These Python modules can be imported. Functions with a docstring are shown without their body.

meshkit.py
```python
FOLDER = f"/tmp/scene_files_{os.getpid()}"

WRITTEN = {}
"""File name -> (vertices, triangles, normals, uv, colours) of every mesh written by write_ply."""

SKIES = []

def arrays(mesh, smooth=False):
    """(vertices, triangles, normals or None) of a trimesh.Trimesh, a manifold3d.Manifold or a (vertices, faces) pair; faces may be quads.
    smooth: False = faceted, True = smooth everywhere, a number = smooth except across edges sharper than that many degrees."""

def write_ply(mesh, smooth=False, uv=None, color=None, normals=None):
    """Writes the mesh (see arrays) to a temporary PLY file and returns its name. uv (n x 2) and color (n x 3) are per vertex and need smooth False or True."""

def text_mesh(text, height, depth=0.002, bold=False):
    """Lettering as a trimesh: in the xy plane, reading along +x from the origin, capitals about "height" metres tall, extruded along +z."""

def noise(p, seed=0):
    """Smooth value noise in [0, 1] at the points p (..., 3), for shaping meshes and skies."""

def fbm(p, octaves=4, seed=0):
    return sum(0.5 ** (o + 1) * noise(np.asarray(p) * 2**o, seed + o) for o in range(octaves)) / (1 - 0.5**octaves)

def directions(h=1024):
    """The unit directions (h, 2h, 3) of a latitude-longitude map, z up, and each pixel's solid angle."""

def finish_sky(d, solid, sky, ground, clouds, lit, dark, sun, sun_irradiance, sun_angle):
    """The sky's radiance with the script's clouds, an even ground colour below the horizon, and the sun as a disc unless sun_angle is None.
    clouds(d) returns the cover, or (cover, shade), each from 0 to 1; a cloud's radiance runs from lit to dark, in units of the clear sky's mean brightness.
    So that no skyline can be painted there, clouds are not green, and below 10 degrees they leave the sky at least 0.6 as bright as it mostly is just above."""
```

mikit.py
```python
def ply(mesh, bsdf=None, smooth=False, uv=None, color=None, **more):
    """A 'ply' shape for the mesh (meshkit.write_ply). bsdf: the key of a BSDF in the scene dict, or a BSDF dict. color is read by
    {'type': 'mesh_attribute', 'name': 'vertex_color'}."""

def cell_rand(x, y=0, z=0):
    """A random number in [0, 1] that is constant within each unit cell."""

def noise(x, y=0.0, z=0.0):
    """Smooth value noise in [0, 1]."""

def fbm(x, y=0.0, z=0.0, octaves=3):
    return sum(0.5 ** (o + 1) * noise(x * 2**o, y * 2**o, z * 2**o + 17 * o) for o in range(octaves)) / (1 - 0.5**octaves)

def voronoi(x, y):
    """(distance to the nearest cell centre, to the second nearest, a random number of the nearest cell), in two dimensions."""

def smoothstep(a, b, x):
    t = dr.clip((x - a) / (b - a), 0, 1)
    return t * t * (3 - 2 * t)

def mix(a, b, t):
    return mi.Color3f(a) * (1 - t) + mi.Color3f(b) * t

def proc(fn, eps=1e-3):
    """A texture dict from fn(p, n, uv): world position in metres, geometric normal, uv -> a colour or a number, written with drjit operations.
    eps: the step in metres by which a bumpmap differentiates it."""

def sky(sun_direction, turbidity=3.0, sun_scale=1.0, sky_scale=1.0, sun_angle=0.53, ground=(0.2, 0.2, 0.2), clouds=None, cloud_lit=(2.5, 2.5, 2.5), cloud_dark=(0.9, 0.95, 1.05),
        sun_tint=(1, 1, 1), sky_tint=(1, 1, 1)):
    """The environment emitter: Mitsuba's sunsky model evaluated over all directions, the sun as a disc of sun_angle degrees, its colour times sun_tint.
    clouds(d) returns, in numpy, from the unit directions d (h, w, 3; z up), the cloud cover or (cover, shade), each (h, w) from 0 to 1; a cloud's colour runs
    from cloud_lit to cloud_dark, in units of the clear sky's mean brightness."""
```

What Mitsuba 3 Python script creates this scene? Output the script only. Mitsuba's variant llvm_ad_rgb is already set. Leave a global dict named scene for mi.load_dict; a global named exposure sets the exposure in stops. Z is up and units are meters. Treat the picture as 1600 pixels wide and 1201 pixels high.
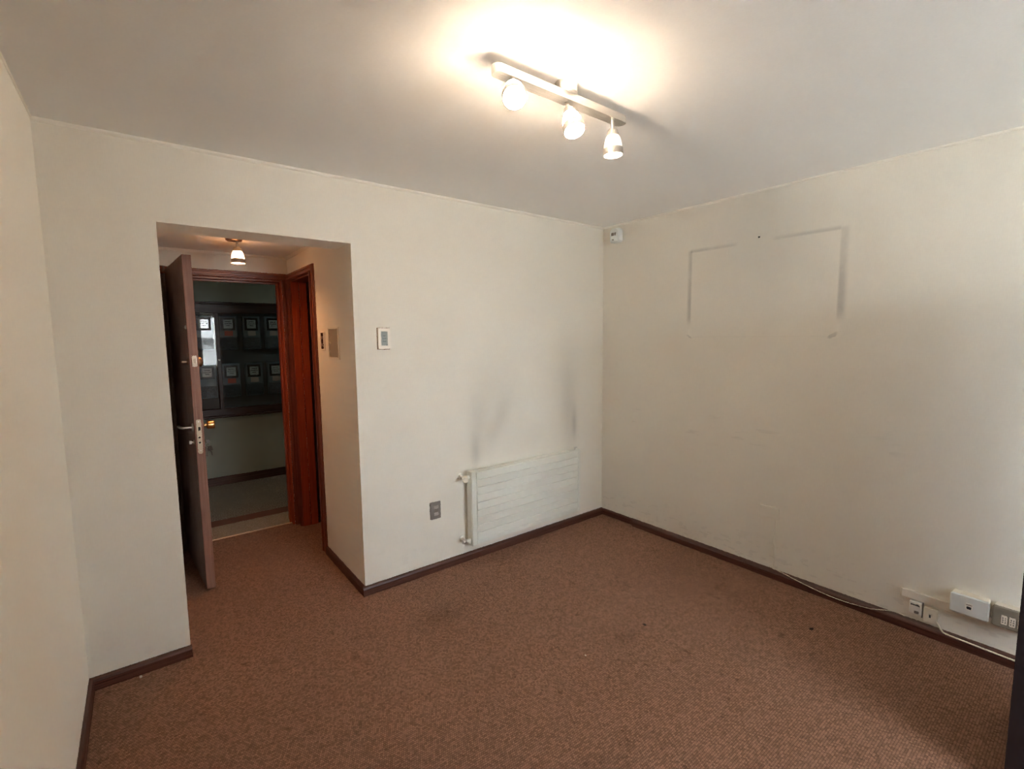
import math, random
import numpy as np
import trimesh
import drjit as dr
import mitsuba as mi
import mikit, meshkit
from shapely.geometry import Polygon, box as sbox
from mikit import noise, fbm, smoothstep, mix, cell_rand

random.seed(7)
T = mi.ScalarTransform4f
scene, labels = {}, {}

# ---------------------------------------------------------------- camera, sky, exposure
EYE = np.array([0.2735, -2.6926, 1.527])
YAW, PITCH, ROLL = 0.6603, -0.0995, -0.0106
fw = np.array([math.sin(YAW) * math.cos(PITCH), math.cos(YAW) * math.cos(PITCH), math.sin(PITCH)])
rt = np.array([math.cos(YAW), -math.sin(YAW), 0.0])
up = np.cross(rt, fw)
up = -math.sin(ROLL) * rt + math.cos(ROLL) * up
scene['camera'] = {'type': 'perspective', 'fov': math.degrees(2 * math.atan(800 / 746.84)), 'fov_axis': 'x', 'near_clip': 0.02, 'far_clip': 200.0,
                   'to_world': T().look_at(origin=EYE.tolist(), target=(EYE + fw).tolist(), up=up.tolist())}
SKY = 10.8
scene['sky'] = mikit.sky((0.3, 0.9, 0.6), turbidity=4.0, sun_scale=0.0, sky_scale=SKY, ground=(0.80, 0.80, 0.77),
                         clouds=lambda d: np.full(d.shape[:2], 0.92), cloud_lit=(1.0, 1.06, 1.10), cloud_dark=(1.0, 1.06, 1.10))
exposure = 4.0
GLASS, MOUTH = 265.0, 60.0
LAMP = 0.05           # room spotlights
CORR = 3.4            # unseen lamp added to brighten the corridor
HALL = 0.085          # hall spotlight

# ---------------------------------------------------------------- dimensions (metres)
X, H = 3.328, 2.40            # right wall, ceiling
XL, XR, ZH, TB = 0.371, 1.240, 2.052, 0.226   # passage opening in the back wall
D, HH = 1.44, 2.165           # hall back wall, hall ceiling
YF = -4.60                    # front wall (behind the camera)
YC0, YC1 = 1.60, 3.10         # corridor

# ---------------------------------------------------------------- helpers
def rb(x0, x1, y0, y1, z0, z1, b=0.002):
    "box with chamfered edges"
    b = min(b, (x1 - x0) * .45, (y1 - y0) * .45, (z1 - z0) * .45)
    if b <= 0:
        return trimesh.creation.box(bounds=[[x0, y0, z0], [x1, y1, z1]])
    p = []
    for i, x in enumerate((x0, x1)):
        for j, y in enumerate((y0, y1)):
            for k, z in enumerate((z0, z1)):
                sx, sy, sz = b * (1 - 2 * i), b * (1 - 2 * j), b * (1 - 2 * k)
                p += [[x, y + sy, z + sz], [x + sx, y, z + sz], [x + sx, y + sy, z]]
    return trimesh.Trimesh(p, process=False).convex_hull

def join(*m):
    return trimesh.util.concatenate([x for x in m])

def lathe(profile, n=28):
    "profile [(r, z)] turned round z"
    return trimesh.creation.revolve(np.array(profile, float), sections=n)

def aim(mesh, origin, axis):
    "turn the mesh's +z to axis and put its origin at origin"
    axis = np.array(axis, float) / np.linalg.norm(axis)
    m = trimesh.geometry.align_vectors([0, 0, 1], axis)
    m[:3, 3] = origin
    mesh = mesh.copy()
    mesh.apply_transform(m)
    return mesh

def cyl(p0, p1, r, n=20):
    p0, p1 = np.array(p0, float), np.array(p1, float)
    L = np.linalg.norm(p1 - p0)
    return aim(lathe([(0, 0), (r * .9, 0), (r, r * .1), (r, L - r * .1), (r * .9, L), (0, L)], n), p0, p1 - p0)

def tube(pts, r, n=10, sub=6):
    "smooth tube through pts"
    from scipy.interpolate import CubicSpline
    pts = np.array(pts, float)
    t = np.r_[0, np.cumsum(np.linalg.norm(np.diff(pts, axis=0), axis=1))]
    c = CubicSpline(t, pts)(np.linspace(0, t[-1], (len(pts) - 1) * sub + 1)) if len(pts) > 2 else pts
    d = np.gradient(c, axis=0)
    d /= np.linalg.norm(d, axis=1, keepdims=True)
    u = np.cross(d, [0.13, 0.27, 0.95]); u /= np.linalg.norm(u, axis=1, keepdims=True)
    w = np.cross(d, u)
    a = np.arange(n) * 2 * np.pi / n
    v = (c[:, None] + r * (np.cos(a)[None, :, None] * u[:, None] + np.sin(a)[None, :, None] * w[:, None])).reshape(-1, 3)
    f = []
    for i in range(len(c) - 1):
        for j in range(n):
            a0, a1, b0, b1 = i * n + j, i * n + (j + 1) % n, (i + 1) * n + j, (i + 1) * n + (j + 1) % n
            f += [[a0, a1, b1], [a0, b1, b0]]
    k = len(v)
    v = np.vstack([v, c[0], c[-1]])
    for j in range(n):
        f += [[k, (j + 1) % n, j], [k + 1, (len(c) - 1) * n + j, (len(c) - 1) * n + (j + 1) % n]]
    m = trimesh.Trimesh(v, f, process=False)
    trimesh.repair.fix_normals(m)
    return m

def slab(poly, axis, a, b):
    "polygon in the plane across axis ('x': (y,z), 'y': (x,z), 'z': (x,y)) extruded from a to b along axis"
    m = trimesh.creation.extrude_polygon(poly, b - a, engine='earcut')
    v = m.vertices.copy()
    if axis == 'y':
        v = np.stack([v[:, 0], v[:, 2] + a, v[:, 1]], 1); m = trimesh.Trimesh(v, m.faces[:, ::-1], process=False)
    elif axis == 'x':
        v = np.stack([v[:, 2] + a, v[:, 0], v[:, 1]], 1); m = trimesh.Trimesh(v, m.faces, process=False)
    else:
        v[:, 2] += a; m = trimesh.Trimesh(v, m.faces, process=False)
    return m

def prism_along(profile, p0, p1, n):
    "profile [(out, z)] from the wall, swept from p0 to p1 (xy) with wall normal n (xy)"
    m = trimesh.creation.extrude_polygon(Polygon(profile), 1.0, engine='earcut')
    v = m.vertices
    p0, p1, n = np.array(p0, float), np.array(p1, float), np.array(n, float)
    xy = p0 + np.outer(v[:, 2], p1 - p0) + np.outer(v[:, 0], n)
    m = trimesh.Trimesh(np.c_[xy, v[:, 1]], m.faces, process=True)
    trimesh.repair.fix_normals(m)
    return m

def free(key):
    if key not in scene and key not in labels:
        return key
    i = 1
    while f'{key}_{i:03d}' in scene or f'{key}_{i:03d}' in labels:
        i += 1
    return f'{key}_{i:03d}'

def put(name, mesh, mat, parent=None, smooth=False, label=None, **more):
    key = free(f'{parent}__{name}' if parent else name)
    scene[key] = mikit.ply(mesh, mat, smooth=smooth, **more)
    if label:
        labels[key] = {'label': label}
    return key

def thing(name, label, cat, group=None):
    key = free(name)
    labels[key] = {'label': label, 'category': cat}
    if group:
        labels[key]['group'] = group
    return key

def tag(key, label, cat, group=None):
    labels[key] = {'label': label, 'category': cat}
    if group:
        labels[key]['group'] = group
    return key

def struct(name, label, mesh=None, mat=None, smooth=False):
    if mesh is not None:
        scene[name] = mikit.ply(mesh, mat, smooth=smooth)
    labels[name] = {'label': label, 'kind': 'structure'}
    return name

# ---------------------------------------------------------------- materials
def princ(col, rough=0.5, **k):
    c = col if isinstance(col, dict) else {'type': 'rgb', 'value': list(col)}
    return {'type': 'twosided', 'bsdf': {'type': 'principled', 'base_color': c, 'roughness': rough, **k}}

WALL = (0.76, 0.728, 0.658)

def wall_grain(a, z):
    "faint woven wallpaper grain and slow unevenness, as a factor"
    g = 0.985 + 0.03 * noise(a * 420.0, z * 90.0) + 0.02 * (noise(a * 60.0, z * 700.0) - .5)
    return g * (0.982 + 0.03 * fbm(a * 1.7 + 5, z * 1.7, 3.1, 3))

def blob(a, z, a0, z0, sa, sz):
    return dr.exp(-0.5 * (dr.square((a - a0) / sa) + dr.square((z - z0) / sz)))

def wall_plain(p, n, uv):
    a = dr.select(dr.abs(n.x) > 0.5, p.y, p.x)
    return mi.Color3f(WALL) * wall_grain(a, p.z)

def wall_back_col(p, n, uv):
    a, z = p.x, p.z
    c = mi.Color3f(WALL) * wall_grain(a, z)
    wob = 0.75 + 0.5 * fbm(a * 9, z * 4, 1.0, 3)
    # soot risen from both ends of the radiator
    s = 0.30 * blob(a, z, 2.045, 0.745, 0.028, 0.075) + 0.20 * blob(a, z, 2.075, 0.92, 0.060, 0.15)
    s += 0.17 * blob(a - 0.45 * (z - 0.9), z, 2.225, 0.93, 0.050, 0.12) + 0.13 * blob(a, z, 2.26, 1.15, 0.15, 0.24)
    s += 0.26 * blob(a, z, 2.995, 0.83, 0.020, 0.080) + 0.20 * blob(a, z, 2.935, 0.93, 0.060, 0.20) + 0.10 * blob(a, z, 2.90, 1.25, 0.10, 0.26)
    s += 0.07 * blob(a, z, 2.5, 0.78, 0.30, 0.10)
    c = c * (1 - dr.clip(s * wob * 0.72, 0, 0.5))
    # scuffs near the floor by the passage and rubbed corners
    m = smoothstep(0.66, 0.74, fbm(a * 14, z * 22, 7.7, 3)) * smoothstep(0.45, 0.1, z)
    return c * (1 - 0.035 * m)

def wall_right_col(p, n, uv):
    a, z = p.y, p.z                      # a runs from 0 (corner) to -3.3
    c = mi.Color3f(WALL) * wall_grain(a, z)
    edge = 0.55 + 0.7 * fbm(a * 16, z * 16, 2.0, 3)
    L, R, B, Tp = -0.800, -1.692, 1.512, 2.090
    zin = smoothstep(B + 0.06, B + 0.16, z) * smoothstep(Tp + 0.022, Tp, z)
    peak = 0.55 + 0.45 * blob(a * 0, z, 0.0, 1.70, 1.0, 0.17)
    def line(u, w, soft):                # soft grimy band, u: distance outwards from the picture's edge
        return smoothstep(-0.008, 0.006, u) * (1 - smoothstep(w, w + soft, u))
    s = 0.36 * line(a - L, 0.012, 0.026) * zin * peak + 0.31 * line(R - a, 0.016, 0.034) * zin * peak
    xin = smoothstep(R - 0.004, R + 0.01, a) * smoothstep(L + 0.02, L, a)
    gap = 1 - smoothstep(-1.36, -1.32, a) * smoothstep(-1.09, -1.13, a)
    s += 0.24 * line(z - Tp, 0.006, 0.022) * xin * gap * (0.55 + 0.45 * smoothstep(-1.3, -1.69, a) + 0.4 * smoothstep(-1.15, -.8, a))
    s += 0.05 * line(B - z, 0.002, 0.004) * xin
    # torn tape at the lower corners
    s += 0.22 * smoothstep(0.45, 0.85, blob(a - 1.2 * (z - 1.515), z, L + 0.006, 1.515, 0.010, 0.014) * (0.5 + fbm(a * 90, z * 90, 0.0, 2)))
    s += 0.24 * smoothstep(0.45, 0.9, blob(a + 1.0 * (z - 1.52), z, R + 0.010, 1.520, 0.018, 0.020) * (0.5 + fbm(a * 70, z * 70, 0.0, 2)))
    # rubbed marks of furniture
    m = smoothstep(0.62, 0.75, fbm(a * 6, z * 40, 3.3, 3)) * (blob(a, z, -0.95, 0.88, 0.30, 0.05) + blob(a, z, -1.9, 0.92, 0.06, 0.03) + blob(a, z, -0.4, 0.9, .1, .04))
    s += 0.22 * m + 0.10 * smoothstep(0.66, 0.72, fbm(a * 25, z * 60, 9.1, 2)) * smoothstep(0.35, 0.08, z)
    c = c * (1 - dr.clip(s * edge, 0, 0.6))
    pale = blob(a, z, L + 0.008, 1.535, 0.012, 0.02) + blob(a, z, R - 0.004, 1.545, 0.012, 0.03)
    return c * (1 + 0.06 * dr.clip(pale, 0, 1))

def ceiling_col(p, n, uv):
    return mi.Color3f(0.73, 0.725, 0.71) * (0.985 + 0.03 * noise(p.x * 260, p.y * 260))

def carpet_h(p, n, uv):
    s = 1 / 0.0085
    u, v = p.x * s, p.y * s
    off = 0.5 * (dr.floor(v) - 2 * dr.floor(v / 2))
    u = u + off
    fu, fv = u - dr.floor(u) - 0.5, v - dr.floor(v) - 0.5
    loop = dr.maximum(0, 1 - 3.4 * (fu * fu + fv * fv))
    return 0.0022 * loop * (0.5 + 0.9 * cell_rand(u, v))

def carpet_col(p, n, uv):
    s = 1 / 0.0085
    u, v = p.x * s, p.y * s
    u = u + 0.5 * (dr.floor(v) - 2 * dr.floor(v / 2))
    fu, fv = u - dr.floor(u) - 0.5, v - dr.floor(v) - 0.5
    loop = dr.clip(1.15 - 2.6 * (fu * fu + fv * fv), 0.25, 1)
    r = cell_rand(u, v)
    c = mix((0.170, 0.090, 0.059), (0.300, 0.166, 0.114), r) * (0.42 + 0.72 * loop)
    c = c * (0.90 + 0.20 * fbm(p.x * 2.2, p.y * 2.2, 0.3, 4))
    d = smoothstep(0.70, 0.85, fbm(p.x * 30, p.y * 30, 5.0, 3)) * 0.25       # trodden-in dirt
    d += 0.22 * smoothstep(0.25, 0.8, (blob(p.x, p.y, 2.13, -1.23, 0.07, 0.04) + 0.9 * blob(p.x, p.y, 1.47, -0.47, 0.16, 0.10)) * (0.3 + fbm(p.x * 40, p.y * 40, 1.0, 2)))
    return c * (1 - dr.clip(d, 0, 0.6))

def wood(base, dark, along, scale=1.0):
    "wood grain running along axis index"
    def f(p, n, uv):
        q = [p.x, p.y, p.z]
        l = q.pop(along) * 2.2 * scale
        w = 0.35 * fbm(l, q[0] * 6, q[1] * 6, 2)
        g = noise((q[0] + w * .02) * 160 * scale, (q[1] + w * .02) * 160 * scale, l * 1.3)
        g = 0.6 * g + 0.4 * noise(q[0] * 620 * scale, q[1] * 620 * scale, l * 4)
        return mix(dark, base, smoothstep(0.2, 0.85, g))
    return f

def terrazzo_col(a, b, s):
    def f(p, n, uv):
        d1, d2, r = mikit.voronoi(p.x * s, p.y * s)
        chip = smoothstep(0.42, 0.30, d1)
        c = mix(a, b, r)
        return mix(tuple(x * 0.8 for x in a), c, chip) * (0.85 + 0.3 * fbm(p.x * 3, p.y * 3, 0.0, 2))
    return f

def brushed(p, n, uv):
    return mi.Color3f(0.52, 0.50, 0.47) * (0.9 + 0.2 * noise(p.x * 30, p.y * 900, p.z * 900))

M = {
    'm_wall': princ(mikit.proc(wall_plain), 0.75, specular=0.25),
    'm_wall_back': princ(mikit.proc(wall_back_col), 0.75, specular=0.25),
    'm_wall_right': princ(mikit.proc(wall_right_col), 0.75, specular=0.25),
    'm_ceiling': princ(mikit.proc(ceiling_col), 0.85, specular=0.2),
    'm_trim': princ((0.80, 0.77, 0.71), 0.5),
    'm_carpet': {'type': 'twosided', 'bsdf': {'type': 'bumpmap', 'scale': 1.0, 'arbitrary': mikit.proc(carpet_h, eps=8e-4),
                 'bsdf': {'type': 'principled', 'base_color': mikit.proc(carpet_col), 'roughness': 0.95, 'specular': 0.1, 'sheen': 0.3}}},
    'm_base_x': princ(mikit.proc(wood((0.105, 0.042, 0.030), (0.050, 0.018, 0.013), 0)), 0.42),
    'm_base_y': princ(mikit.proc(wood((0.105, 0.042, 0.030), (0.050, 0.018, 0.013), 1)), 0.42),
    'm_redwood_z': princ(mikit.proc(wood((0.38, 0.068, 0.022), (0.29, 0.046, 0.014), 2)), 0.30, clearcoat=0.5, clearcoat_gloss=0.85),
    'm_casing_z': princ(mikit.proc(wood((0.225, 0.052, 0.024), (0.13, 0.028, 0.013), 2)), 0.35, clearcoat=0.3, clearcoat_gloss=0.8),  # darker copy of the jamb redwood; lamp gloss on jambs put into the contrast
    'm_redwood_x': princ(mikit.proc(wood((0.27, 0.070, 0.030), (0.16, 0.035, 0.015), 0)), 0.35, clearcoat=0.3, clearcoat_gloss=0.8),
    'm_redwood_y': princ(mikit.proc(wood((0.27, 0.070, 0.030), (0.16, 0.035, 0.015), 1)), 0.35, clearcoat=0.3, clearcoat_gloss=0.8),
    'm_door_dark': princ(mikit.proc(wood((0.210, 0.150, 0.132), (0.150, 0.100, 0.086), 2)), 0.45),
    'm_door_edge': princ(mikit.proc(wood((0.30, 0.150, 0.105), (0.20, 0.090, 0.060), 2)), 0.5),
    'm_closet_shade': princ((0.035, 0.010, 0.006), 0.5),  # near-black stands for the unlit small room, shade put into the colour
    'm_black': princ((0.012, 0.010, 0.014), 0.35),
    'm_hole': princ((0.01, 0.009, 0.008), 0.8),
    'm_steel': princ(mikit.proc(brushed), 0.32, metallic=0.9),
    'm_silver': princ((0.62, 0.60, 0.57), 0.28, metallic=1.0),
    'm_strip': princ((0.62, 0.50, 0.38), 0.4, metallic=0.6),
    'm_keys': princ((0.22, 0.21, 0.20), 0.3, metallic=0.9),
    'm_brass': princ((0.72, 0.43, 0.18), 0.22, metallic=1.0),
    'm_lockplate': princ((0.44, 0.34, 0.25), 0.35, metallic=0.8),
    'm_bronze': princ((0.22, 0.13, 0.08), 0.35, metallic=0.7),
    'm_white': princ((0.80, 0.80, 0.76), 0.4),
    'm_cool_white': princ((0.74, 0.78, 0.78), 0.38),
    'm_radiator': princ((0.70, 0.71, 0.655), 0.38),
    'm_rad_gap': princ((0.62, 0.63, 0.58), 0.5),
    'm_cream': princ((0.74, 0.69, 0.59), 0.5),
    'm_cream_dark': princ((0.60, 0.555, 0.47), 0.5),
    'm_putty': princ((0.27, 0.245, 0.20), 0.45),
    'm_greyplate': princ((0.20, 0.18, 0.165), 0.4),
    'm_greybutton': princ((0.42, 0.39, 0.37), 0.4),
    'm_panelgrey': princ((0.33, 0.28, 0.22), 0.5),
    'm_switch': princ((0.045, 0.018, 0.013), 0.3),
    'm_switch_key': princ((0.25, 0.17, 0.14), 0.35),
    'm_lcd': princ((0.27, 0.30, 0.29), 0.25),
    'm_lcd_mark': princ((0.13, 0.15, 0.15), 0.4),
    'm_offwhite': princ((0.82, 0.76, 0.68), 0.4),
    'm_corr_wall': princ((0.40, 0.42, 0.36), 0.7),
    'm_terrazzo': princ(mikit.proc(terrazzo_col((0.20, 0.17, 0.14), (0.34, 0.29, 0.24), 90)), 0.35),
    'm_sill': princ(mikit.proc(terrazzo_col((0.34, 0.27, 0.20), (0.46, 0.38, 0.30), 110)), 0.4),
    'm_redstrip': princ((0.14, 0.05, 0.035), 0.4),
    'm_cab_frame': princ(mikit.proc(wood((0.065, 0.028, 0.024), (0.030, 0.012, 0.011), 0)), 0.35),
    'm_cab_inside': princ((0.055, 0.066, 0.075), 0.7),
    'm_meter': princ((0.115, 0.165, 0.195), 0.45),
    'm_meter_back': princ((0.065, 0.085, 0.100), 0.5),
    'm_meter_window': princ((0.42, 0.52, 0.53), 0.3),
    'm_meter_bezel': princ((0.010, 0.012, 0.014), 0.35),
    'm_sticker': princ((0.40, 0.38, 0.36), 0.5),
    'm_label_white': princ((0.75, 0.76, 0.75), 0.5),
    'm_sticker_red': princ((0.36, 0.085, 0.055), 0.5),
    'm_ink': princ((0.03, 0.035, 0.04), 0.6),
    'm_glass': {'type': 'thindielectric', 'int_ior': 1.30},
    'm_facade': princ((0.55, 0.54, 0.50), 0.8),
    'm_frosted': princ((0.85, 0.83, 0.80), 0.4),
    'm_crumb': princ((0.75, 0.72, 0.65), 0.7),
    'm_debris': princ((0.035, 0.022, 0.016), 0.8),
}
scene.update(M)

# ================================================================ STRUCTURE
struct('floor', 'brown looped carpet of the room running on into the hall', rb(-0.15, X + 0.15, YF - .15, 0.0, -0.12, 0.0, 0), 'm_carpet')
scene['floor'] = mikit.ply(slab(Polygon([(-.15, YF), (X + .15, YF), (X + .15, .05), (2.3, .05), (2.3, 1.40), (XR + .01, 1.42), (XR + .01, 1.495), (XL - .1, 1.495), (XL - .1, .1), (-.15, .1)]), 'z', -.12, 0.0), 'm_carpet')
struct('ceiling', 'white painted ceiling of the room', slab(sbox(-.15, YF - .15, X + .15, TB), 'z', H, H + .12), 'm_ceiling')
struct('wall_left', 'cream wall beside the camera', slab(sbox(YF - .15, 0, TB, H), 'x', -.15, 0.0), 'm_wall')
struct('wall_right', 'cream wall with the grimy outline of a removed picture', slab(sbox(YF - .15, 0, TB, H), 'x', X, X + .15), 'm_wall_right')
struct('wall_back', 'cream wall with the passage opening and the radiator', slab(Polygon([(0, 0), (XL, 0), (XL, ZH), (XR, ZH), (XR, 0), (X, 0), (X, H), (0, H)]), 'y', 0.0, TB), 'm_wall_back')
WINS = [(1.40, 2.50)]; WZ0, WZ1 = 0.88, 2.10       # window openings in the front wall, behind the camera
struct('wall_front', 'cream wall behind the camera around the window', slab(Polygon([(0, 0), (X, 0), (X, H), (0, H)], [[(a, WZ0), (b, WZ0), (b, WZ1), (a, WZ1)] for a, b in WINS]), 'y', YF - .15, YF), 'm_wall')

struct('wall_light_block', 'unseen cream corner added behind the camera to shade the left wall', slab(sbox(0, YF, 1.30, -2.95), 'z', 0, H), 'm_wall')  # solid block out of view, shaped to keep window light off the left wall

# hall
struct('ceiling_hall', 'lower white ceiling of the entrance hall', slab(sbox(XL - .12, TB, XR + .16, D + .16), 'z', HH, HH + .1), 'm_ceiling')
struct('wall_hall_left', 'cream hall wall hidden behind the open entrance door', slab(sbox(TB, 0, D, HH), 'x', XL - .12, XL), 'm_wall')
DY0, DY1, DZ = 0.785, 1.36, 1.985                    # opening in the hall's right wall
struct('wall_hall_right', 'cream hall wall with the switch and the meter box', slab(Polygon([(TB, 0), (DY0, 0), (DY0, DZ), (DY1, DZ), (DY1, 0), (D, 0), (D, HH), (TB, HH)]), 'x', XR, XR + .16), 'm_wall')
EX0, EX1, EZ = 0.455, 1.195, 1.985                     # entrance opening
struct('wall_hall_back', 'cream hall wall above and beside the entrance doorway', slab(Polygon([(XL - .12, 0), (EX0, 0), (EX0, EZ), (EX1, EZ), (EX1, 0), (XR + .16, 0), (XR + .16, HH), (XL - .12, HH)]), 'y', D, YC0), 'm_wall')
struct('wall_closet', 'walls of the unlit small room off the hall, shade put into their colour', join(slab(sbox(XR + .16, TB, 2.25, TB + .05), 'z', 0, 2.3), slab(sbox(2.2, TB + .05, 2.25, D), 'z', 0, 2.3), slab(sbox(XR + .165, D - .02, 2.2, D + .03), 'z', 0, 2.3), slab(sbox(XR + .16, TB, 2.25, D + .03), 'z', 2.3, 2.34)), 'm_closet_shade')

# common corridor beyond the entrance
struct('floor_corridor', 'dull terrazzo floor of the common corridor', slab(sbox(-2.6, 1.95, 3.4, YC1 + .1), 'z', -.12, -0.002), 'm_terrazzo')
struct('trim_9', 'dark red tile strip across the corridor floor', slab(sbox(-2.6, 1.80, 3.4, 1.95), 'z', -.12, 0.0), 'm_redstrip')
struct('trim_10', 'pale stone threshold of the entrance doorway', slab(sbox(-2.6, 1.505, 3.4, 1.80), 'z', -.12, 0.001), 'm_sill')
struct('trim_11', 'thin brass strip where carpet meets the stone threshold', rb(EX0 - .02, EX1 + .02, 1.492, 1.507, -.02, 0.006, 0.002), 'm_strip')
struct('wall_corridor', 'greenish far wall of the common corridor', slab(Polygon([(-2.6, 0), (3.4, 0), (3.4, 2.5), (-2.6, 2.5)]), 'y', YC1, YC1 + .1), 'm_corr_wall')
struct('wall_corridor_near', 'near walls of the common corridor beside the doorway', join(slab(sbox(-2.6, 0, XL - .12, 2.5), 'y', YC0 - .1, YC0), slab(sbox(XR + .16, 0, 3.4, 2.5), 'y', YC0 - .1, YC0), slab(sbox(XL - .12, HH, XR + .16, 2.5), 'y', YC0 - .04, YC0)), 'm_corr_wall')
struct('wall_corridor_left', 'left end wall of the common corridor', slab(sbox(YC0 - .1, 0, YC1 + .1, 2.5), 'x', -2.7, -2.6), 'm_corr_wall')
struct('wall_corridor_right', 'right end wall of the common corridor', slab(sbox(YC0 - .1, 0, YC1 + .1, 2.5), 'x', 3.4, 3.5), 'm_corr_wall')
struct('ceiling_corridor', 'ceiling of the common corridor', slab(sbox(-2.7, YC0 - .1, 3.5, YC1 + .1), 'z', 2.5, 2.6), 'm_ceiling')

# baseboards
BB = [(0, 0), (0.017, 0), (0.017, 0.040), (0.012, 0.050), (0.004, 0.056), (0, 0.056)]
BT = 0.017
struct('baseboard_left', 'dark wooden baseboard of the left wall', prism_along(BB, (0, -2.95), (0, 0), (1, 0)), 'm_base_y')
struct('baseboard_back_left', 'short dark wooden baseboard left of the passage', prism_along(BB, (0, 0), (XL + .006, 0), (0, -1)), 'm_base_x')
struct('baseboard_back', 'dark wooden baseboard under the radiator', prism_along(BB, (XR - BT, 0), (X, 0), (0, -1)), 'm_base_x')
struct('baseboard_right', 'dark wooden baseboard of the right wall in two lengths')
put('board', prism_along([(0, .006), (0.012, .006), (0.012, 0.048), (0.004, 0.056), (0, 0.056)], (X, 0), (X, -.345), (-1, 0)), 'm_base_y', 'baseboard_right')
put('board', prism_along([(0, 0), (0.022, 0), (0.022, 0.036), (0.018, 0.044), (0.006, 0.058), (0, 0.058)], (X, -.345), (X, YF), (-1, 0)), 'm_base_y', 'baseboard_right')
struct('baseboard_hall', 'dark wooden baseboard round the passage corner', prism_along(BB, (XR, 0.0), (XR, 0.71), (-1, 0)), 'm_base_y')
struct('baseboard_corridor', 'dark baseboard of the corridor wall', rb(-2.6, 3.4, YC1 - .015, YC1, 0, 0.088, .003), 'm_base_x')

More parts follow.
